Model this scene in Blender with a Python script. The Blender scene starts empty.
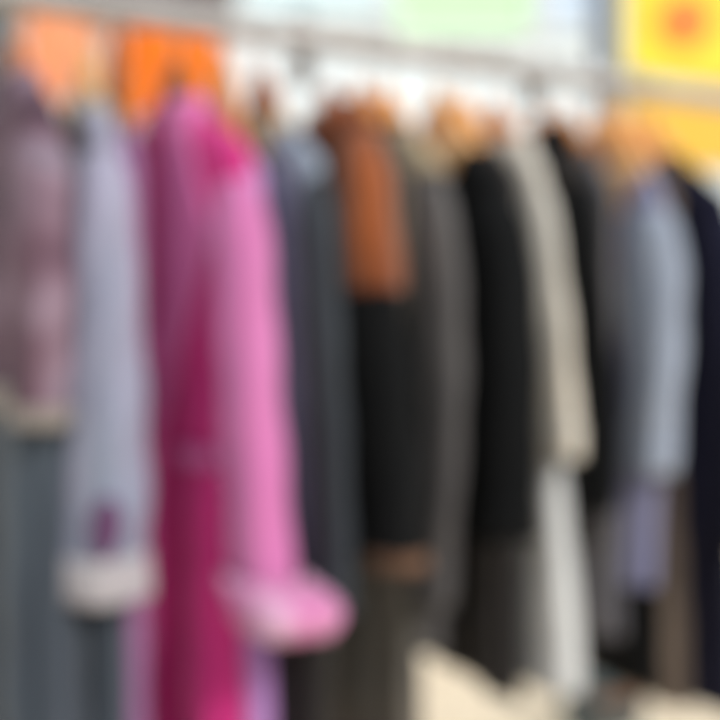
import bpy, math, random
from mathutils import Vector
random.seed(4)
S = bpy.context.scene
COL = S.collection
PI = math.pi

# ------------------------------------------------------------------ materials
def lin(c):
    out = []
    for v in c:
        v = v/255.0
        out.append(v/12.92 if v <= .04045 else ((v+.055)/1.055)**2.4)
    return (*out, 1)

def nodes(name):
    m = bpy.data.materials.new(name); m.use_nodes = True
    nt = m.node_tree
    return m, nt, nt.nodes['Principled BSDF']

def fabric(name, c1, c2=None, scale=6, rough=.85, sheen=.15, weave=900, stretch=(1, 1, .25), metallic=0):
    """cloth: a two-tone dye with a fine weave bump"""
    m, nt, b = nodes(name)
    c2 = c2 or tuple(v*.86 for v in c1)
    tc = nt.nodes.new('ShaderNodeTexCoord')
    mp = nt.nodes.new('ShaderNodeMapping'); mp.inputs['Scale'].default_value = stretch
    nz = nt.nodes.new('ShaderNodeTexNoise'); nz.inputs['Scale'].default_value = scale; nz.inputs['Detail'].default_value = 4
    rp = nt.nodes.new('ShaderNodeValToRGB')
    rp.color_ramp.elements[0].position = .38; rp.color_ramp.elements[0].color = lin(c2)
    rp.color_ramp.elements[1].position = .62; rp.color_ramp.elements[1].color = lin(c1)
    nt.links.new(tc.outputs['Object'], mp.inputs['Vector']); nt.links.new(mp.outputs[0], nz.inputs['Vector'])
    nt.links.new(nz.outputs['Fac'], rp.inputs['Fac']); nt.links.new(rp.outputs['Color'], b.inputs['Base Color'])
    wv = nt.nodes.new('ShaderNodeTexNoise'); wv.inputs['Scale'].default_value = weave; wv.inputs['Detail'].default_value = 2
    nt.links.new(tc.outputs['Object'], wv.inputs['Vector'])
    bp = nt.nodes.new('ShaderNodeBump'); bp.inputs['Strength'].default_value = .25; bp.inputs['Distance'].default_value = .001
    nt.links.new(wv.outputs['Fac'], bp.inputs['Height']); nt.links.new(bp.outputs[0], b.inputs['Normal'])
    b.inputs['Roughness'].default_value = rough
    b.inputs['Metallic'].default_value = metallic
    b.inputs['Sheen Weight'].default_value = sheen
    b.inputs['Specular IOR Level'].default_value = .25
    return m

def pattern(name, cols, scale=9):
    m, nt, b = nodes(name)
    tc = nt.nodes.new('ShaderNodeTexCoord')
    nz = nt.nodes.new('ShaderNodeTexNoise'); nz.inputs['Scale'].default_value = scale; nz.inputs['Detail'].default_value = 1.5
    rp = nt.nodes.new('ShaderNodeValToRGB'); e = rp.color_ramp.elements
    while len(e) < len(cols): e.new(.5)
    for i, c in enumerate(cols):
        e[i].position = .32 + .36*i/(len(cols)-1) + .03; e[i].color = lin(c)
    nt.links.new(tc.outputs['Object'], nz.inputs['Vector']); nt.links.new(nz.outputs['Fac'], rp.inputs['Fac'])
    nt.links.new(rp.outputs['Color'], b.inputs['Base Color'])
    b.inputs['Roughness'].default_value = .8
    return m

def wood(name, c1, c2):
    m, nt, b = nodes(name)
    tc = nt.nodes.new('ShaderNodeTexCoord')
    mp = nt.nodes.new('ShaderNodeMapping'); mp.inputs['Scale'].default_value = (3, 30, 30)
    nz = nt.nodes.new('ShaderNodeTexNoise'); nz.inputs['Scale'].default_value = 5; nz.inputs['Distortion'].default_value = 1
    rp = nt.nodes.new('ShaderNodeValToRGB')
    rp.color_ramp.elements[0].position = .35; rp.color_ramp.elements[0].color = lin(c2)
    rp.color_ramp.elements[1].position = .65; rp.color_ramp.elements[1].color = lin(c1)
    nt.links.new(tc.outputs['Object'], mp.inputs['Vector']); nt.links.new(mp.outputs[0], nz.inputs['Vector'])
    nt.links.new(nz.outputs['Fac'], rp.inputs['Fac']); nt.links.new(rp.outputs['Color'], b.inputs['Base Color'])
    b.inputs['Roughness'].default_value = .4
    return m

def plain(name, c, rough=.5, metallic=0.0):
    m, nt, b = nodes(name)
    tc = nt.nodes.new('ShaderNodeTexCoord')
    nz = nt.nodes.new('ShaderNodeTexNoise'); nz.inputs['Scale'].default_value = 12
    rp = nt.nodes.new('ShaderNodeValToRGB')
    rp.color_ramp.elements[0].color = lin(tuple(v*.93 for v in c)); rp.color_ramp.elements[1].color = lin(c)
    nt.links.new(tc.outputs['Object'], nz.inputs['Vector']); nt.links.new(nz.outputs['Fac'], rp.inputs['Fac'])
    nt.links.new(rp.outputs['Color'], b.inputs['Base Color'])
    b.inputs['Roughness'].default_value = rough; b.inputs['Metallic'].default_value = metallic
    return m

# ------------------------------------------------------------------ mesh helpers
def mesh_obj(name, verts, faces, mat, parent=None, smooth=True, loc=None):
    me = bpy.data.meshes.new(name); me.from_pydata([tuple(v) for v in verts], [], faces); me.update()
    o = bpy.data.objects.new(name, me); COL.objects.link(o)
    if isinstance(mat, (list, tuple)):
        for q in mat: me.materials.append(q)
    else: me.materials.append(mat)
    if smooth:
        for p in me.polygons: p.use_smooth = True
    if parent: o.parent = parent
    if loc: o.location = loc
    import bmesh
    bm = bmesh.new(); bm.from_mesh(me); bmesh.ops.recalc_face_normals(bm, faces=bm.faces); bm.to_mesh(me); bm.free()
    return o

def tag(o, label=None, cat=None, group=None, kind=None):
    if label: o['label'] = label
    if cat: o['category'] = cat
    if group: o['group'] = group
    if kind: o['kind'] = kind
    return o

def empty(name, loc, rz=0):
    o = bpy.data.objects.new(name, None); COL.objects.link(o)
    o.location = loc; o.rotation_euler = (0, 0, rz); o.empty_display_size = .05
    return o

def shell_rings(outer, inner):
    """closed cloth shell from two stacks of rings (outer going down, inner coming back up)"""
    rows = outer + inner[::-1]
    n = len(rows[0]); V = [p for r in rows for p in r]; F = []
    R = len(rows)
    for i in range(R):
        j = (i+1) % R
        for k in range(n):
            l = (k+1) % n
            F.append((i*n+k, i*n+l, j*n+l, j*n+k))
    return V, F

def sheet(grid, normal_off):
    """closed thin slab from a grid of points and the same grid offset"""
    nr, nc = len(grid), len(grid[0])
    V = [p for r in grid for p in r] + [p + o for r, q in zip(grid, normal_off) for p, o in zip(r, q)]
    N = nr*nc; F = []
    for i in range(nr-1):
        for k in range(nc-1):
            a = i*nc+k; F.append((a, a+1, a+nc+1, a+nc)); F.append((N+a, N+a+nc, N+a+nc+1, N+a+1))
    edge = [(0, k) for k in range(nc)] + [(i, nc-1) for i in range(1, nr)] + [(nr-1, k) for k in range(nc-2, -1, -1)] + [(i, 0) for i in range(nr-2, 0, -1)]
    ids = [i*nc+k for i, k in edge]
    for q in range(len(ids)):
        a, b = ids[q], ids[(q+1) % len(ids)]
        F.append((a, N+a, N+b, b))
    return V, F

def tube(path, r, n=14, ry=None):
    path = [Vector(p) for p in path]; V = []; F = []
    up = Vector((0, 1, 0))
    for i, p in enumerate(path):
        t = (path[min(i+1, len(path)-1)] - path[max(i-1, 0)]).normalized()
        a = t.cross(up)
        if a.length < 1e-3: a = t.cross(Vector((1, 0, 0)))
        a.normalize(); b = a.cross(t).normalized()
        rr = r(i/(len(path)-1)) if callable(r) else r
        rb = rr if ry is None else (ry(i/(len(path)-1)) if callable(ry) else ry)
        for k in range(n):
            w = 2*PI*k/n
            V.append(p + a*math.cos(w)*rr + b*math.sin(w)*rb)
    for i in range(len(path)-1):
        for k in range(n):
            l = (k+1) % n
            F.append((i*n+k, i*n+l, (i+1)*n+l, (i+1)*n+k))
    F.append(tuple(range(n))); F.append(tuple((len(path)-1)*n+k for k in range(n)))
    return V, F

def box(x0, x1, y0, y1, z0, z1, V=None, F=None):
    V = [] if V is None else V; F = [] if F is None else F
    b = len(V)
    V += [(x0,y0,z0),(x1,y0,z0),(x1,y1,z0),(x0,y1,z0),(x0,y0,z1),(x1,y0,z1),(x1,y1,z1),(x0,y1,z1)]
    F += [tuple(b+i for i in f) for f in ((0,3,2,1),(4,5,6,7),(0,1,5,4),(1,2,6,5),(2,3,7,6),(3,0,4,7))]
    return V, F

def bevel(o, w=.004, seg=2):
    m = o.modifiers.new('bevel', 'BEVEL'); m.width = w; m.segments = seg; m.limit_method = 'ANGLE'
    return o

def smoothstep(t):
    t = max(0, min(1, t)); return t*t*(3-2*t)

# ------------------------------------------------------------------ camera + frame of the rail
CAM_H = 1.25
RAIL_Z = 1.75
RD = Vector((.908, .419, 0)).normalized()          # the way the rail runs
R0 = Vector((-.49, 1.362, RAIL_Z))
ROT = math.atan2(-RD.x, RD.y)                      # a hanger's own +X points at the near side of the rail

def rail_s(u):                                     # distance along the rail of a hanger
    k = (u-360)/1000.0
    return (k*R0.y - R0.x)/(RD.x - k*RD.y)

cam_d = bpy.data.cameras.new('camera'); cam = bpy.data.objects.new('camera', cam_d); COL.objects.link(cam)
cam.location = (0, 0, CAM_H); cam.rotation_euler = (PI/2, 0, 0)
cam_d.lens = 50; cam_d.sensor_width = 36; cam_d.clip_start = .02
cam_d.dof.use_dof = True; cam_d.dof.focus_distance = .35; cam_d.dof.aperture_fstop = 2.9
S.camera = cam

# ------------------------------------------------------------------ garments
class Body:
    """surface of a hanging garment: d = distance below the rail, w = angle round it"""
    def __init__(s, hw=.2, neck=.125, sh=.205, waist=None, hem=None, length=.75, b=.03, folds=7, amp=.12, seed=0, nw=.078, bh=None, lean=0):
        s.hw, s.neck, s.sh, s.len, s.b, s.folds, s.amp, s.nw = hw, neck, sh, length, b, folds, amp, nw
        s.waist = waist or hw*.92; s.hem = hem or hw*.98; s.bh = bh or b*1.1; s.lean = lean
        r = random.Random(seed); s.p = [r.uniform(0, 6.28) for _ in range(4)]
        HUNG[-1][2] = s
    def ab(s, d):
        end = s.neck + s.len
        if d < s.sh:
            t = max(0, (d-s.neck)/(s.sh-s.neck))
            a = s.nw + (s.hw-s.nw)*math.sqrt(t) if t > 0 else s.nw
            a = s.nw + (s.hw-s.nw)*(.75*t+.25*math.sqrt(t))
            b = s.b*(.72 + .28*t)
        else:
            t = (d-s.sh)/(end-s.sh)
            if t < .4: a = s.hw + (s.waist-s.hw)*smoothstep(t/.4)
            else: a = s.waist + (s.hem-s.waist)*smoothstep((t-.4)/.6)
            b = s.b + (s.bh-s.b)*t
        return a, b
    def pt(s, w, d, off=0):
        a, b = s.ab(d)
        end = s.neck + s.len
        t = max(0, (d-s.sh)/(end-s.sh))
        f = s.amp*smoothstep(t*1.4)*(math.sin(s.folds*w + s.p[0] + 1.5*t) + .5*math.sin((s.folds*2-3)*w + s.p[1] - 2*t))
        f2 = .04*math.sin(9*d*6 + 2*w + s.p[2])*smoothstep(t*3)
        c, si = math.cos(w), math.sin(w)
        # rounded lens section
        x = a*math.copysign(abs(c)**.85, c)
        y = b*math.copysign(abs(si)**.8, si)*(1 + f + f2)
        x *= 1 + .15*f
        x += s.lean*t
        L = math.hypot(c/max(a, .01), si/max(b, .01))
        return Vector((x + off*c/max(a, .01)/L, y + off*si/max(b, .01)/L, -d))
    def front(s, x, d, off):
        a, b = s.ab(d)
        q = max(-1, min(1, x/a)); c = math.copysign(abs(q)**(1/.85), q)
        return s.pt(-math.acos(c), d, off)      # y negative: the side that faces back along the rail
    def part(s, name, mat, parent, d0=None, d1=None, n=72, rows=None, hemline=0):
        d0 = s.neck if d0 is None else d0; d1 = s.neck+s.len if d1 is None else d1
        rows = rows or max(6, int((d1-d0)/.014)); out = []; inn = []
        for i in range(rows+1):
            t = i/rows
            out.append([s.pt(2*PI*k/n, d0 + (d1 + hemline*math.cos(4*PI*k/n) - d0)*t, 0) for k in range(n)])
            inn.append([s.pt(2*PI*k/n, d0 + (d1 + hemline*math.cos(4*PI*k/n) - d0)*t, -.0035) for k in range(n)])
        V, F = shell_rings(out, inn)
        return mesh_obj(name, V, F, mat, parent)
    def patch(s, name, mat, parent, xl, xr, d0, d1, off=.002, th=.003, nx=8, nd=20):
        g = []; o = []
        for i in range(nd+1):
            t = i/nd; d = d0 + (d1-d0)*t
            a, b = (xl(t) if callable(xl) else xl), (xr(t) if callable(xr) else xr)
            if abs(b-a) < .001: b = a+.001
            row = [s.front(a+(b-a)*k/nx, d, off) for k in range(nx+1)]
            row2 = [s.front(a+(b-a)*k/nx, d, off+th) for k in range(nx+1)]
            g.append(row); o.append([q-p for p, q in zip(row, row2)])
        V, F = sheet(g, o)
        return mesh_obj(name, V, F, mat, parent)
    def button(s, x, d, mat, parent, r=.009):
        p = s.front(x, d, .0065); V = []; n = 16
        for yy, rr in ((.002, r), (-.001, r), (-.0025, r*.8), (-.0012, r*.45)):
            V += [Vector((p.x + rr*math.cos(2*PI*k/n), p.y + yy, p.z + rr*math.sin(2*PI*k/n))) for k in range(n)]
        F = [(i*n+k, i*n+(k+1) % n, (i+1)*n+(k+1) % n, (i+1)*n+k) for i in range(3) for k in range(n)]
        F += [tuple(range(n)), tuple(3*n+k for k in range(n))]
        return mesh_obj('button', V, F, mat, parent)

class Sleeve:
    def __init__(s, B, side, length=.56, r0=.055, r1=.045, out=.04, dy=-.01, bulge=.02, folds=5, amp=.07, seed=0, flat=.62, drop=.018):
        s.side, s.len, s.r0, s.r1, s.out, s.dy, s.bulge, s.folds, s.amp, s.flat = side, length, r0, r1, out, dy, bulge, folds, amp, flat
        s.x0 = B.hw - r0*.62; s.d0 = B.sh + drop; r = random.Random(seed+7); s.p = [r.uniform(0, 6.28) for _ in range(3)]
    def centre(s, t):
        x = s.x0 + s.out*t + s.bulge*math.sin(PI*min(1, t))
        return Vector((s.side*x, s.dy*t + .004*math.sin(5*t+s.p[1]), -(s.d0 + s.len*t)))
    def rad(s, t):
        if t < .12: return s.r0*(.55 + .45*math.sqrt(max(0, t/.12)))
        return s.r0 + (s.r1-s.r0)*smoothstep((t-.12)/.88)
    def pt(s, w, t, off=0, scale=1):
        c = s.centre(t); r = s.rad(t)*scale
        f = s.amp*(math.sin(s.folds*w + s.p[0] + 3*t) + .6*math.sin(14*t*s.len/.3 + 2*w + s.p[1]))
        f *= smoothstep(t*4)
        rr = r*(1+f) + off
        return Vector((c.x + rr*math.cos(w), c.y + rr*s.flat*math.sin(w), c.z))
    def part(s, name, mat, parent, t0=0, t1=1, n=40, off=0, flare=None, cap=True, th=.003, shift=None):
        rows = max(5, int((t1-t0)*s.len/.012)); out = []; inn = []
        for i in range(rows+1):
            q = i/rows; t = t0 + (t1-t0)*q
            sc = flare(q) if flare else 1
            dx = Vector((s.side*shift(q), 0, 0)) if shift else Vector((0, 0, 0))
            out.append([s.pt(2*PI*k/n, t, off, sc)+dx for k in range(n)])
            inn.append([s.pt(2*PI*k/n, t, off-th, sc)+dx for k in range(n)])
        V, F = shell_rings(out, inn)
        if t0 == 0 and cap:
            # rounded sleeve head closes onto the shoulder
            m = len(V); c = s.centre(0) + Vector((-s.side*.012, 0, .014)); V.append(c)
            F += [(k, (k+1) % n, m) for k in range(n)]
        return mesh_obj(name, V, F, mat, parent)

def collar(B, mat, parent, h=.034, fall=.05, gap=.35, name='collar'):
    """stand with a turned-down fall, open at the front"""
    n = 40; g = []
    prof = [(0, 0), (-.002, h*.5), (-.003, h), (.004, h+.005), (.011, h*.75), (.015, h*.1), (.018, h-fall)]
    for off, up in prof:
        row = []
        for k in range(n+1):
            w = -PI/2 + gap + (2*PI-2*gap)*k/n
            a, b = B.nw*.98+off, B.b*.74+off
            edge = min(k, n-k)/n
            dz = up if up >= 0 else up
            extra = -.02*max(0, 1-edge*8) if off > .01 else 0
            row.append(Vector((a*math.cos(w), b*math.sin(w), -(B.neck+.004) + dz + extra)))
        g.append(row)
    o = [[Vector((p.x, p.y*2, 0)).normalized()*-.0025 for p in r] for r in g]
    V, F = sheet(g, o)
    return mesh_obj(name, V, F, mat, parent)

def neckband(B, mat, parent, h=.016, name='neckband'):
    n = 48; out = []; inn = []
    for i in range(4):
        t = i/3; d = B.neck + .006 - h*t
        out.append([Vector(((B.nw+.003)*math.cos(2*PI*k/n), (B.b*.72+.003)*math.sin(2*PI*k/n), -d)) for k in range(n)])
        inn.append([Vector(((B.nw-.001)*math.cos(2*PI*k/n), (B.b*.72-.001)*math.sin(2*PI*k/n), -d)) for k in range(n)])
    V, F = shell_rings(out, inn)
    return mesh_obj(name, V, F, mat, parent)

def lapels(B, mat, parent, depth=.26, wide=.07):
    for sd in (-1, 1):
        inner = lambda t, sd=sd: sd*(.030*(1-t)+.001)
        def outer(t, sd=sd):
            q = .35 + .65*t/.35 if t < .35 else 1 - (t-.35)/.65
            return sd*(.030*(1-t) + .002 + wide*max(0, q))
        a, b = (inner, outer) if sd > 0 else (outer, inner)
        B.patch('lapel', mat, parent, a, b, B.neck+.012, B.neck+depth, off=.004, th=.003)

GRP = 'garments on wooden hangers along the rail'
HUNG = []
def garment(name, label, cat, u, yaw=0):
    HUNG.append([u, yaw, None])
    s = rail_s(u); p = R0 + RD*s
    return tag(empty(name, p, ROT + math.radians(yaw)), label, cat, GRP)

# ------------------------------------------------------------------ colours
M = {}
M['print'] = pattern('mauve print cloth', [(70,46,60), (102,74,88), (134,112,126), (76,88,102)], 7)
M['slate'] = fabric('slate cloth', (76,86,96), (54,61,70))
M['taupe_belt'] = fabric('taupe belt cloth', (150,140,132))
M['silver'] = fabric('silver lavender satin', (152,147,168), (126,134,152), rough=.5, sheen=.3)
M['silver_trim'] = fabric('pale silver trim', (190,184,188))
M['plum'] = fabric('plum lining', (104,66,104))
M['mauve'] = fabric('mauve cloth', (160,118,156), (128,84,128))
M['magenta'] = fabric('magenta cloth', (208,56,132), (176,26,104), scale=5)
M['rose'] = fabric('rose pink cloth', (206,110,166), (194,92,150))
M['pink'] = fabric('bright pink cloth', (194,114,164), (182,92,148), scale=4, sheen=.3)
M['blush'] = fabric('blush cuff cloth', (212,176,198), (196,118,162), scale=14)
M['lilac'] = fabric('lilac cloth', (186,142,192), (160,116,172))
M['steel'] = fabric('steel blue grey cloth', (136,148,162), (106,116,130))
M['charcoal'] = fabric('charcoal cloth', (52,58,64), (34,38,44))
M['rust'] = fabric('rust suede', (150,78,34), (88,42,18), scale=6, rough=.95, sheen=.3)
M['rust_shaded'] = fabric('shade-darkened rust suede', (108,54,24), (78,36,16), rough=.95, sheen=.02)  # rust suede again, darkened: shade between packed garments put into the colour
M['dress_grey'] = fabric('olive grey cloth', (116,108,98), (76,72,66))
M['black'] = fabric('black wool', (12,13,14), (6,7,8), rough=1, sheen=0)
M['soft_black'] = fabric('faded black cloth', (54,50,48), (34,31,30), sheen=.03)
M['warm_grey'] = fabric('warm grey cloth', (92,89,88), (66,63,63))
M['olive'] = fabric('olive beige cloth', (172,156,126), (152,136,108))
M['brown_trim'] = fabric('brown trim', (104,74,54))
M['tan'] = fabric('tan facing cloth', (216,170,118), (190,144,96))
M['cream'] = fabric('cream wool', (212,202,186), (180,178,172), scale=4)
M['pale_grey'] = fabric('pale grey cloth', (196,196,194), (166,168,170), scale=4)
M['blue_grey'] = fabric('washed blue grey cotton', (156,164,178), (128,136,152), scale=4)
M['tunic'] = fabric('grey tunic cloth', (114,110,110), (88,86,92))
M['periwinkle'] = fabric('grey periwinkle cotton', (138,138,166), (116,116,146))
M['taupe'] = fabric('taupe cloth', (128,112,100), (100,88,78))
M['navy'] = fabric('navy wool', (30,30,50), (18,18,32), rough=1, sheen=0)
M['horn'] = plain('horn button', (176,132,84), .35)
M['dark_button'] = plain('dark button', (30,28,28), .3)
M['pearl'] = plain('pearl button', (226,220,212), .25)
M['wood'] = wood('honey wood', (214,142,72), (184,108,44))
M['dark_wood'] = wood('brown lacquered wood', (168,94,34), (124,62,18))
M['light_wood'] = wood('pale beech wood', (234,172,104), (214,148,82))
M['chrome'] = plain('hanger wire', (190,188,184), .3, .9)
M['rail'] = plain('grey painted tube', (182,178,174), .45, .2)
M['rail_dark'] = plain('grey cast joint', (122,114,110), .5, .1)

# ------------------------------------------------------------------ 1 the print dress at the near end
g = garment('belted_dress', 'mauve and plum print dress with taupe belt and dark slate skirt, first on the rail', 'dress', 14, 6)
B = Body(hw=.19, nw=.095, neck=.135, sh=.20, waist=.20, hem=.25, length=1.1, b=.036, bh=.06, folds=9, amp=.2, seed=1)
B.part('bodice', M['print'], g, d1=.545)
B.part('skirt', M['slate'], g, d0=.545)
B.patch('belt', M['taupe_belt'], g, -.185, .199, .53, .563, off=.004, nx=30, nd=4)
neckband(B, M['print'], g)
for sd in (-1, 1):
    sl = Sleeve(B, sd, length=.355, r0=.056, r1=.055, out=.02, seed=3+sd)
    q = sl.part('sleeve', M['print'], g); sl.part('cuff', M['taupe_belt'], q, .95, 1.02, off=.003)

# 2 slate coat with the silver sleeves
g = garment('satin_jacket', 'silver lavender satin coat with slate lower part and pale cuffs, beside the pink coat', 'coat', 86)
B = Body(hw=.172, neck=.152, sh=.22, waist=.165, hem=.18, length=1.06, b=.03, bh=.04, folds=7, amp=.18, seed=2)
B.part('body', M['silver'], g, d1=.62)
sk = B.part('lower_body', M['slate'], g, d0=.62); sk['label'] = 'dark slate lower part of the coat'
collar(B, M['olive'], g, h=.010, fall=.05)
B.patch('placket', M['silver'], g, -.012, .012, .15, 1.12, nx=3, nd=40)
for k in range(6): B.button(0, .22+.13*k, M['pearl'], g)
for sd in (-1, 1):
    sl = Sleeve(B, sd, length=.56, r0=.05, r1=.068, out=.0, seed=12+sd, flat=.8)
    q = sl.part('sleeve', M['silver'], g)
    cf = sl.part('cuff', M['silver_trim'], q, .90, 1.0, off=.006, flare=lambda t: 1+.08*t)
    cf['label'] = 'pale silver turned cuff'
    # dark plum vent above the cuff
    gr = []; of = []
    for i in range(13):
        t = i/12; wd = .38*math.sin(PI*min(1, .12+t*.80))
        w0 = -.15 if sd > 0 else PI+.15
        row = [sl.pt(w0+wd*(k/6-.5)*2, .765+.13*t, .0025) for k in range(7)]
        gr.append(row); of.append([Vector((sd*.004, 0, 0))]*7)
    V, F = sheet(gr, of); v = mesh_obj('vent', V, F, M['plum'], q); v['label'] = 'dark plum sleeve vent'

# 3 mauve dress between the two
g = garment('long_dress', 'long mauve dress whose edge shows between silver coat and pink coat', 'dress', 117)
B = Body(hw=.115, neck=.19, sh=.25, waist=.105, hem=.125, length=1.1, b=.022, bh=.03, folds=8, amp=.2, seed=3)
B.part('body', M['mauve'], g); neckband(B, M['plum'], g)
for sd in (-1, 1):
    q = B.patch('shoulder_strap', M['plum'], g, sd*.05-.012, sd*.05+.012, .215, .33, nx=3)

# 4 the pink coat
g = garment('pink_coat', 'long magenta coat with bright pink sleeves and wide blush bell cuffs', 'coat', 177, 17)
B = Body(hw=.176, neck=.150, sh=.215, waist=.155, hem=.20, length=1.15, b=.034, bh=.05, folds=6, amp=.22, seed=6, nw=.062)
B.part('body', M['magenta'], g)
collar(B, M['rose'], g, h=.022, fall=.06)
lapels(B, M['rose'], g, depth=.5, wide=.12)
B.patch('placket', M['rose'], g, -.014, .014, .47, 1.25, nx=3, nd=40)
for k in range(5): B.button(0, .5+.14*k, M['magenta'], g, r=.012)
for sd in (-1, 1):
    B.patch('pocket', M['rose'], g, sd*.1-.045, sd*.1+.045, .62, .645, nx=6, nd=3, off=.004)
    sl = Sleeve(B, sd, length=.585, r0=.043, r1=.044, out=.082, bulge=.006, seed=21+sd, flat=.85, drop=.038)
    q = sl.part('sleeve', M['pink'], g)
    cf = sl.part('cuff', M['blush'], q, .895, 1.0, off=.004, flare=lambda t: 1.0+.72*math.sin(PI*min(1, .08+.8*t))**.8, shift=lambda t: .046*smoothstep(t*2.2))
    cf['label'] = 'wide blush pink bell cuff'

# 5 lilac dress behind it
g = garment('long_dress', 'long lilac dress, only its edge showing along the right of the pink coat', 'dress', 222)
B = Body(hw=.175, neck=.185, sh=.25, waist=.17, hem=.195, length=1.05, b=.022, bh=.03, folds=8, amp=.2, seed=5)
B.part('body', M['lilac'], g); neckband(B, M['plum'], g)
B.patch('waistband', M['plum'], g, -.15, .16, .5, .52, nx=24, nd=3)

# 6 steel grey coat
g = garment('grey_coat', 'steel blue grey coat with olive beige collar, between pink coat and rust jacket', 'coat', 262, 6)
B = Body(hw=.18, neck=.156, sh=.225, waist=.19, hem=.20, length=.985, b=.032, bh=.04, folds=7, amp=.15, seed=8)
B.part('body', M['steel'], g, d1=.80)
lb = B.part('lower_body', M['soft_black'], g, d0=.80); lb['label'] = 'dark lower band of the coat'
collar(B, M['olive'], g, h=.012, fall=.06)
lapels(B, M['olive'], g, depth=.12, wide=.05)
for k in range(4): B.button(.01, .32+.12*k, M['dark_button'], g)
for sd in (-1, 1):
    sl = Sleeve(B, sd, length=.58, r0=.040, r1=.038, out=.07, seed=31+sd)
    q = sl.part('sleeve', M['charcoal'], g); sl.part('cuff', M['charcoal'], q, .92, 1.01, off=.004)

# 7 rust and black jacket
g = garment('two_tone_jacket', 'rust suede jacket with shade painted into its upper body, black below the elbows and chest', 'jacket', 330)
B = Body(hw=.135, neck=.125, sh=.165, waist=.155, hem=.175, length=.66, b=.038, bh=.042, folds=6, amp=.12, seed=9, nw=.062)
B.part('yoke', M['rust_shaded'], g, d1=.40)
B.part('lower_body', M['black'], g, d0=.40)
collar(B, M['rust'], g, h=.020, fall=.06)
B.patch('zip', M['dark_button'], g, -.006, .006, .13, .76, nx=2, nd=40)
for sd in (-1, 1):
    B.patch('pocket', M['brown_trim'], g, sd*.09-.04, sd*.09+.04, .55, .57, nx=6, nd=3, off=.004)
    sl = Sleeve(B, sd, length=.60, r0=.048, r1=.046, out=.135, seed=41+sd, flat=.8, drop=.0)
    q = sl.part('sleeve', M['rust'], g, 0, .40)
    lo = sl.part('lower_sleeve', M['black'], q, .40, 1); lo['label'] = 'black lower sleeve'
    cf = sl.part('cuff', M['brown_trim'], q, .985, 1.02, off=.002); cf['label'] = 'brown cuff'

# 8 taupe skirt-length dress under it
g = garment('long_dress', 'long warm grey dress showing below the rust and black jacket', 'dress', 362)
B = Body(hw=.15, neck=.15, sh=.225, waist=.15, hem=.175, length=1.0, b=.02, bh=.034, folds=9, amp=.2, seed=11)
B.part('body', M['dress_grey'], g); neckband(B, M['soft_black'], g)

# 9 grey cardigan
g = garment('grey_cardigan', 'warm grey long cardigan with brown front band, between rust jacket and black jacket', 'cardigan', 386)
B = Body(hw=.185, neck=.145, sh=.225, waist=.17, hem=.16, length=.785, b=.028, bh=.034, folds=7, amp=.14, seed=12)
yk = B.part('yoke', M['olive'], g, d1=.228); yk['label'] = 'olive beige yoke'
B.part('body', M['warm_grey'], g, d0=.228)
B.patch('front_band', M['brown_trim'], g, -.02, .0, .15, .92, nx=3, nd=40)
neckband(B, M['brown_trim'], g)
for k in range(4): B.button(-.01, .3+.14*k, M['horn'], g)
for sd in (-1, 1):
    sl = Sleeve(B, sd, length=.60, r0=.046, r1=.042, out=.015, seed=51+sd)
    q = sl.part('sleeve', M['warm_grey'], g); sl.part('cuff', M['warm_grey'], q, .93, 1.01, off=.003)

# 10 black jacket
g = garment('black_jacket', 'plain black jacket with tan collar, left of the cream coat', 'jacket', 438)
B = Body(hw=.195, neck=.162, sh=.235, waist=.19, hem=.19, length=.61, nw=.105, b=.034, bh=.04, folds=6, amp=.12, seed=14)
B.part('body', M['black'], g)
collar(B, M['tan'], g, h=.008, fall=.05)
lapels(B, M['black'], g, depth=.3, wide=.06)
for k in range(3): B.button(.012, .46+.1*k, M['dark_button'], g, r=.011)
for sd in (-1, 1):
    B.patch('pocket', M['black'], g, sd*.1-.045, sd*.1+.045, .6, .64, nx=6, nd=3, off=.004)
    sl = Sleeve(B, sd, length=.50, r0=.052, r1=.052, out=.065, seed=61+sd, flat=.8)
    q = sl.part('sleeve', M['black'], g); sl.part('cuff', M['black'], q, .9, 1.0, off=.003)

# 11 dark long dress beneath it
g = garment('long_dress', 'long faded black dress hanging below and behind the black jacket', 'dress', 462)
B = Body(hw=.165, neck=.15, sh=.225, waist=.15, hem=.16, length=.86, b=.022, bh=.034, folds=8, amp=.2, seed=15)
B.part('body', M['soft_black'], g, hemline=.01); neckband(B, M['soft_black'], g)

# 12 cream coat
g = garment('cream_coat', 'long pale grey coat with cream collar and sleeves, right of the black jacket', 'coat', 496)
B = Body(hw=.13, nw=.085, neck=.145, sh=.20, waist=.16, hem=.215, length=.86, b=.032, bh=.042, folds=7, amp=.16, seed=17)
B.part('body', M['cream'], g, d1=.5); lb = B.part('skirt', M['pale_grey'], g, d0=.5); lb['label'] = 'pale grey skirt of the coat'
collar(B, M['cream'], g, h=.008, fall=.05)
lapels(B, M['cream'], g, depth=.3, wide=.06)
for k in range(4): B.button(.01, .46+.12*k, M['horn'], g, r=.011)
for sd in (-1, 1):
    sl = Sleeve(B, sd, length=.43, r0=.038, r1=.040, out=.08, seed=71+sd)
    q = sl.part('sleeve', M['cream'], g); sl.part('cuff', M['cream'], q, .88, 1.0, off=.005)

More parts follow.
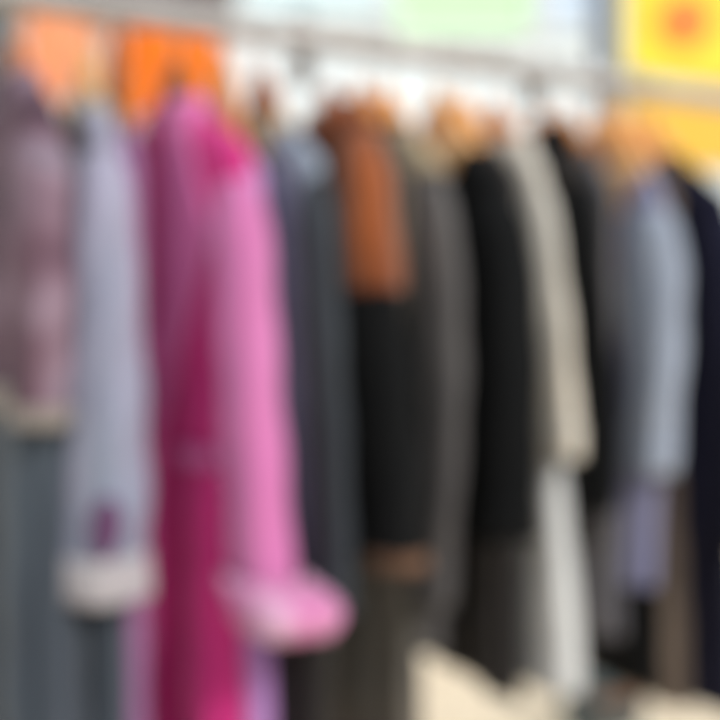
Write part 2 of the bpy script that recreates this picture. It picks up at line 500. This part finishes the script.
# 13 narrow black blazer
g = garment('black_blazer', 'narrow black blazer between cream coat and blue grey shirt', 'jacket', 541)
B = Body(hw=.125, neck=.135, sh=.19, waist=.145, hem=.155, length=.66, b=.028, bh=.034, folds=6, amp=.12, seed=19, nw=.062)
B.part('body', M['soft_black'], g)
collar(B, M['black'], g, h=.035, fall=.055); lapels(B, M['black'], g, depth=.32, wide=.05)
for k in range(2): B.button(.01, .5+.1*k, M['dark_button'], g, r=.011)
for sd in (-1, 1):
    sl = Sleeve(B, sd, length=.53, r0=.042, r1=.04, out=.06, seed=81+sd)
    q = sl.part('sleeve', M['black'], g); sl.part('cuff', M['black'], q, .9, 1.0, off=.003)

# 14 pale grey tunic behind
g = garment('long_tunic', 'long pale grey tunic showing below the narrow black blazer', 'tunic', 564)
B = Body(hw=.135, neck=.15, sh=.225, waist=.13, hem=.15, length=.80, b=.02, bh=.03, folds=8, amp=.2, seed=20)
B.part('body', M['tunic'], g); neckband(B, M['tunic'], g)

# 15 blue grey shirt
g = garment('cotton_shirt', 'washed blue grey shirt with tan collar and horn buttons, left of the navy coat', 'shirt', 602)
B = Body(hw=.155, nw=.11, neck=.172, sh=.228, waist=.15, hem=.13, length=.71, b=.03, bh=.034, folds=7, amp=.15, seed=22)
B.part('body', M['periwinkle'], g)
collar(B, M['tan'], g, h=.010, fall=.075)
B.patch('placket', M['blue_grey'], g, -.014, .014, .18, .84, nx=3, nd=40)
for k in range(6): B.button(0, .22+.1*k, M['horn'], g)
B.patch('pocket', M['blue_grey'], g, .04, .12, .36, .45, nx=6, nd=6, off=.003)
for sd in (-1, 1):
    sl = Sleeve(B, sd, length=.44, r0=.05, r1=.046, out=.01, seed=91+sd, flat=.8)
    q = sl.part('sleeve', M['blue_grey'], g); sl.part('cuff', M['blue_grey'], q, .9, 1.0, off=.003)

# 16 black and taupe long dresses
g = garment('long_dress', 'long taupe dress between blue grey shirt and navy coat', 'dress', 633)
B = Body(hw=.11, neck=.16, sh=.225, waist=.11, hem=.135, length=.93, b=.02, bh=.03, folds=8, amp=.2, seed=23)
B.part('body', M['taupe'], g); neckband(B, M['taupe'], g)
g = garment('black_slip', 'plain black slip dress showing below the hem of the blue grey shirt', 'dress', 618)
B = Body(hw=.09, neck=.16, sh=.235, waist=.09, hem=.105, length=.91, b=.018, bh=.026, folds=7, amp=.2, seed=24)
B.part('body', M['black'], g); neckband(B, M['black'], g)

# 17 navy coat
g = garment('navy_coat', 'long navy coat at the far right end of the rail', 'coat', 650)
B = Body(hw=.195, neck=.15, sh=.235, waist=.19, hem=.215, length=.93, b=.034, bh=.042, folds=7, amp=.15, seed=25)
B.part('body', M['navy'], g)
collar(B, M['navy'], g, h=.012, fall=.05); lapels(B, M['navy'], g, depth=.3, wide=.06)
for k in range(4): B.button(.012, .46+.12*k, M['horn'], g, r=.012)
for sd in (-1, 1):
    sl = Sleeve(B, sd, length=.55, r0=.055, r1=.048, out=.03, seed=101+sd)
    q = sl.part('sleeve', M['navy'], g); sl.part('cuff', M['navy'], q, .9, 1.0, off=.004)

# ------------------------------------------------------------------ hangers
RR = .020      # rail radius
def hanger_mesh_parts(hw, mat, root, B):
    def dprof(x):
        lo, hi = B.neck, B.sh
        for _ in range(24):
            m = (lo+hi)/2
            if B.ab(m)[0] < x: lo = m
            else: hi = m
        return lo
    # wire hook: over the rail, then straight down into the wood
    path = []
    rh = RR + .0045
    for k in range(17):
        w = math.radians(200 - 250*k/16) if False else math.radians(205 - 245*k/16)
        path.append((rh*math.cos(w), 0, rh*math.sin(w)))
    path = path[::-1]
    path = [(p[0], 0, p[2] + .0) for p in path]
    # swing back to the middle under the rail
    path = [(-p[0], 0, p[2]) for p in path]
    end = path[-1]
    path += [(end[0]*.8, 0, end[2]-.012), (end[0]*.3, 0, -.032), (0, 0, -.042), (0, 0, -.055), (0, 0, -.075)]
    V, F = tube(path, .0022, 10)
    mesh_obj('hook', V, F, M['chrome'], root)
    # ferrule
    V, F = tube([(0, 0, -.062), (0, 0, -.066), (0, 0, -.07)], .006, 14)
    mesh_obj('ferrule', V, F, M['chrome'], root)
    # shaped wooden shoulders
    n = 36; rows = []
    for i in range(n+1):
        q = -1 + 2*i/n; x = q*hw; aq = abs(q)
        ax = abs(x); c0 = .094; dn = B.neck + .020
        zc = -(c0 + (dn-c0)*(ax/B.nw)**1.15) if ax < B.nw else -(dprof(ax) + .024 + .006*smoothstep((ax-B.nw)/.05))
        h = (.037 + (B.neck-.14)*.45 - .024*aq**.8)*(1 if aq < .97 else .55); t = (.0155 - .005*smoothstep((aq-.25)/.5))*(1 if aq < .97 else .5)
        yc = 0
        rows.append([Vector((x, yc + t*math.cos(2*PI*k/16), zc + h*math.sin(2*PI*k/16))) for k in range(16)])
    V = [p for r in rows for p in r]; F = []
    for i in range(n):
        for k in range(16):
            l = (k+1) % 16; F.append((i*16+k, i*16+l, (i+1)*16+l, (i+1)*16+k))
    F += [tuple(range(16)), tuple(n*16+k for k in range(16))]
    mesh_obj('shoulders', V, F, mat, root)

HG = 'wooden hangers on the rail'
hang = [
 ('dark_wood', 'brown wooden hanger holding the mauve print dress'),
 ('light_wood', 'pale wooden hanger holding the silver lavender coat'),
 ('dark_wood', 'brown wooden hanger holding the mauve dress'),
 ('dark_wood', 'brown wooden hanger holding the pink coat'),
 ('wood', 'honey wood hanger holding the lilac dress'),
 ('dark_wood', 'brown wooden hanger holding the steel grey coat'),
 ('dark_wood', 'brown wooden hanger holding the rust and black jacket'),
 ('wood', 'honey wood hanger holding the warm grey dress'),
 ('light_wood', 'pale wooden hanger holding the grey cardigan'),
 ('light_wood', 'pale wooden hanger holding the black jacket'),
 ('light_wood', 'pale wooden hanger holding the faded black dress'),
 ('wood', 'honey wood hanger holding the cream coat'),
 ('wood', 'honey wood hanger holding the narrow black blazer'),
 ('wood', 'honey wood hanger holding the pale grey tunic'),
 ('light_wood', 'pale wooden hanger holding the blue grey shirt'),
 ('light_wood', 'pale wooden hanger holding the black slip dress'),
 ('light_wood', 'pale wooden hanger holding the taupe dress'),
 ('light_wood', 'pale wooden hanger holding the navy coat'),
]
HUNG.sort(key=lambda q: q[0])
for (u, yaw, B), (mt, lb) in zip(HUNG, hang):
    r = tag(empty('clothes_hanger', R0 + RD*rail_s(u), ROT + math.radians(yaw)), lb, 'hanger', HG)
    hanger_mesh_parts(B.hw-.04, M[mt], r, B)

# ------------------------------------------------------------------ the rack
rack = tag(empty('clothes_rack', (R0.x, R0.y, 0), math.atan2(RD.y, RD.x)), 'grey tubular metal clothes rack holding all the garments', 'clothes rack')
V, F = tube([(-.35, 0, RAIL_Z), (.5, 0, RAIL_Z), (1.0, 0, RAIL_Z), (1.75, 0, RAIL_Z)], RR, 24)
mesh_obj('rail', V, F, M['rail'], rack)
for s in (-.35, 1.75):
    V, F = tube([(s, 0, .06), (s, 0, .9), (s, 0, RAIL_Z+.02)], .016, 20); mesh_obj('upright', V, F, M['rail'], rack)
    V, F = tube([(s, -.27, .05), (s, 0, .06), (s, .27, .05)], .016, 16)
    # feet run across the rail
    V, F = [], []
    box(s-.016, s+.016, -.27, .27, .035, .065, V, F); f = bevel(mesh_obj('foot', V, F, M['rail'], rack, False), .006)
    for y in (-.25, .25):
        V, F = [], []; box(s-.02, s+.02, y-.02, y+.02, 0, .035, V, F)
        w = bevel(mesh_obj('rubber_foot', V, F, M['dark_button'], f, False), .006)
# two cast joints with short struts where lengths of tube meet
for u, hi, lo in ((302, .034, .075), (532, .012, .065)):
    s = rail_s(u)
    V, F = tube([(s, .0, RAIL_Z+hi), (s, 0, RAIL_Z), (s, 0, RAIL_Z-lo)], .017, 20); j = mesh_obj('joint', V, F, M['rail_dark'], rack)
    V, F = tube([(s-.03, 0, RAIL_Z), (s, 0, RAIL_Z), (s+.03, 0, RAIL_Z)], .0185, 20); mesh_obj('collar', V, F, M['rail_dark'], j)

# ------------------------------------------------------------------ setting
def ground_mat():
    m, nt, b = nodes('sunlit cream paving')
    tc = nt.nodes.new('ShaderNodeTexCoord')
    br = nt.nodes.new('ShaderNodeTexBrick'); br.inputs['Scale'].default_value = 1.6
    br.inputs['Color1'].default_value = lin((236,218,190)); br.inputs['Color2'].default_value = lin((226,206,178)); br.inputs['Mortar'].default_value = lin((190,170,146))
    br.inputs['Mortar Size'].default_value = .01
    nz = nt.nodes.new('ShaderNodeTexNoise'); nz.inputs['Scale'].default_value = 3; nz.inputs['Detail'].default_value = 6
    mx = nt.nodes.new('ShaderNodeMix'); mx.data_type = 'RGBA'; mx.blend_type = 'MULTIPLY'; mx.inputs[0].default_value = .1
    nt.links.new(tc.outputs['Object'], br.inputs['Vector']); nt.links.new(tc.outputs['Object'], nz.inputs['Vector'])
    nt.links.new(br.outputs['Color'], mx.inputs[6]); nt.links.new(nz.outputs['Fac'], mx.inputs[7]); nt.links.new(mx.outputs[2], b.inputs['Base Color'])
    b.inputs['Roughness'].default_value = .9
    return m
V, F = box(-14, 14, -6, 14, -.1, 0); tag(mesh_obj('floor', V, F, ground_mat(), None, False), kind='structure')
WY = 7.0
K = WY/1000.0
def wx(u): return (u-360)*K
def wz(v): return CAM_H + (360-v)*K
V, F = box(-12, 12, WY, WY+.25, 0, 6.0); tag(mesh_obj('wall_back', V, F, plain('white render', (240,249,252), .9), None, False), kind='structure')

def board(name, label, cat, u0, u1, v0, v1, mat, frame=None, th=.05, fr=.05):
    x0, x1, z1, z0 = wx(u0), wx(u1), wz(v0), wz(v1)
    r = tag(empty(name, ((x0+x1)/2, WY, z0)), label, cat)
    w, h = (x1-x0)/2, z1-z0
    V, F = box(-w, w, -th, 0, 0, h); p = mesh_obj('panel', V, F, mat, r, False)
    if frame:
        V, F = [], []
        box(-w-fr, w+fr, -th-.02, 0, -fr, 0, V, F); box(-w-fr, w+fr, -th-.02, 0, h, h+fr, V, F)
        box(-w-fr, -w, -th-.02, 0, 0, h, V, F); box(w, w+fr, -th-.02, 0, 0, h, V, F)
        mesh_obj('frame', V, F, frame, r, False)
    return r, w, h, p
board('green_signboard', 'pale mint green signboard on the white wall, above the rail', 'signboard', 398, 528, -45, 34, plain('mint board', (206,246,196), .7), plain('white frame', (236,240,238)))
board('blue_signboard', 'pale blue signboard on the white wall beside the green one', 'signboard', 545, 592, -45, 30, plain('pale blue board', (204,220,236), .7), plain('white frame', (236,240,238)))
board('blue_signboard', 'wide very pale aqua signboard on the white wall, left of the green one', 'signboard', 245, 385, -45, 16, plain('pale aqua board', (214,236,240), .7), plain('white frame', (236,240,238)))

def disc(cx, cz, r, y, mat, parent, name, th=.02):
    n = 40
    V = [Vector((cx+r*math.cos(2*PI*k/n), y, cz+r*math.sin(2*PI*k/n))) for k in range(n)] + [Vector((cx+r*math.cos(2*PI*k/n), y-th, cz+r*math.sin(2*PI*k/n))) for k in range(n)]
    F = [tuple(range(n)), tuple(n+k for k in range(n))] + [(k, (k+1) % n, n+(k+1) % n, n+k) for k in range(n)]
    return mesh_obj(name, V, F, mat, parent, False)
# yellow poster with an orange red disc
r, w, h, p = board('yellow_poster', 'big bright yellow poster with an orange spot, right of the grey pole', 'poster', 626, 860, -80, 168, plain('yellow print', (255,226,50), .6))
e = disc(-w + (682-626)*K, h - (24+80)*K, .19, -.05, plain('orange print', (245,132,36)), r, 'spot')
V, F = box(-w, w, -.058, -.05, 0, .62); a = mesh_obj('lower_band', V, F, plain('amber print', (244,190,60)), r, False); a['label'] = 'amber band along the bottom'

# orange banner cloth with folds
def banner(name, label, u0, u1, v0, v1, mat, Y, seed, rings=True):
    x0, x1 = (u0-360)*Y/1000, (u1-360)*Y/1000; z1, z0 = CAM_H+(360-v0)*Y/1000, CAM_H+(360-v1)*Y/1000
    rt = tag(empty(name, ((x0+x1)/2, Y, z0)), label, 'banner', 'hanging orange banners')
    g = []; o = []; nx, nz = 40, 16
    for i in range(nz+1):
        row = []
        for k in range(nx+1):
            x = (x0-x1)/2 + (x1-x0)*k/nx
            row.append(Vector((x, .03*math.sin(k*.55+seed)*(i/nz*.6+.4), (z1-z0)*(1-i/nz) - .02*math.sin(k*PI/nx)*(i == 0))))
        g.append(row); o.append([Vector((0, .006, 0))]*(nx+1))
    V, F = sheet(g, o); mesh_obj('cloth', V, F, mat, rt)
    hgt = z1-z0
    V, F = tube([((x0-x1)/2-.05, 0, hgt+.005), (0, 0, hgt+.005), ((x1-x0)/2+.05, 0, hgt+.005)], .015, 12)
    mesh_obj('rod', V, F, M['rail_dark'], rt)
    for sx in (-1, 1):
        V, F = tube([(sx*(x1-x0)/2, 0, hgt+.005), (sx*(x1-x0)/2, (WY-Y)/2, hgt+.005), (sx*(x1-x0)/2, WY-Y-.001, hgt+.005)], .012, 10)
        mesh_obj('bracket', V, F, M['rail_dark'], rt)
banner('cloth_banner', 'bright orange cloth banner hanging above the pink coat', 122, 220, 14, 118, fabric('orange cloth', (250,136,36), (230,112,20), scale=3), 6.7, 1)
banner('cloth_banner', 'peach orange cloth banner hanging left of the bright orange one', 24, 100, 8, 100, fabric('peach cloth', (240,172,132), (232,146,100), scale=3), 6.7, 3)

# grey eave board over the banners, dark drainpipe at the left, grey pole at the right
V, F = box(wx(10), wx(232), WY-.22, WY, wz(8), wz(-20)); tag(mesh_obj('trim_1', V, F, plain('grey brown board', (120,110,110), .8), None, False), kind='structure')
p = tag(empty('drainpipe', (wx(-6), WY-.14, 0)), 'dark grey drainpipe running up the wall at the left edge', 'drainpipe')
V, F = tube([(0,0,0), (0,0,2), (0,0,4), (0,0,5.9)], .10, 20); mesh_obj('pipe', V, F, plain('dark grey iron', (70,72,76), .6), p)
for z in (1.2, 2.6, 4.0, 5.4):
    V, F = box(-.11, .11, -.11, .14, z, z+.06); mesh_obj('bracket', V, F, plain('dark grey iron', (60,62,66), .6), p, False)
PY = 4.0
p = tag(empty('metal_pole', ((603-360)*PY/1000, PY, 0)), 'blue grey metal pole beside the yellow poster', 'pole')
V, F = tube([(0,0,.02), (0,0,1.5), (0,0,3.2)], .048, 24); mesh_obj('shaft', V, F, plain('blue grey paint', (98,104,118), .5), p)
V, F = box(-.14, .14, -.14, .14, 0, .03); bevel(mesh_obj('base', V, F, M['rail_dark'], p, False), .008)
V, F = tube([(0,0,3.2), (0,0,3.22), (0,0,3.24)], lambda t: .052*(1-.4*t), 24); mesh_obj('cap', V, F, M['rail_dark'], p)

# the small bag lying on the paving
b = tag(empty('shoulder_bag', (.82, 3.36, 0), .3), 'small dark teal and brown bag on the pale ground behind the rack', 'bag')
n = 32; rows = []
for i in range(13):
    t = i/12; z = .19*t
    rr = math.sin(PI*min(1, .18+t*.7))**.5
    rows.append([Vector((.15*rr*math.copysign(abs(math.cos(2*PI*k/n))**.6, math.cos(2*PI*k/n)), .07*rr*(1-.5*t)*math.copysign(abs(math.sin(2*PI*k/n))**.6, math.sin(2*PI*k/n)), z)) for k in range(n)])
V = [q for r_ in rows for q in r_]
F = [(i*n+k, i*n+(k+1) % n, (i+1)*n+(k+1) % n, (i+1)*n+k) for i in range(12) for k in range(n)] + [tuple(range(n)), tuple(12*n+k for k in range(n))]
mesh_obj('body', V, F, fabric('dark teal leather', (66,82,84)), b)
V, F = tube([(.1*math.cos(PI*k/12), 0, .17+.14*math.sin(PI*k/12)) for k in range(13)], .008, 10); mesh_obj('handle', V, F, M['brown_trim'], b)
V, F = box(-.10, .10, -.076, -.060, .10, .15); bevel(mesh_obj('flap', V, F, M['brown_trim'], b, False), .006)

# ------------------------------------------------------------------ light
w = bpy.data.worlds.new('world'); S.world = w; w.use_nodes = True
bg = w.node_tree.nodes['Background']; bg.inputs['Color'].default_value = (.86, .93, 1, 1); bg.inputs['Strength'].default_value = .82
sd = bpy.data.lights.new('sun', 'SUN'); so = bpy.data.objects.new('sun', sd); COL.objects.link(so)
sd.energy = 3.0; sd.angle = math.radians(14); sd.color = (1, .98, .95)
dirv = Vector((-.62, .62, -.60))        # from the near right
so.rotation_euler = dirv.to_track_quat('-Z', 'Y').to_euler()
S.view_settings.view_transform = 'Standard'; S.view_settings.look = 'None'; S.view_settings.exposure = 0; S.view_settings.gamma = 1
S.view_settings.use_curve_mapping = False
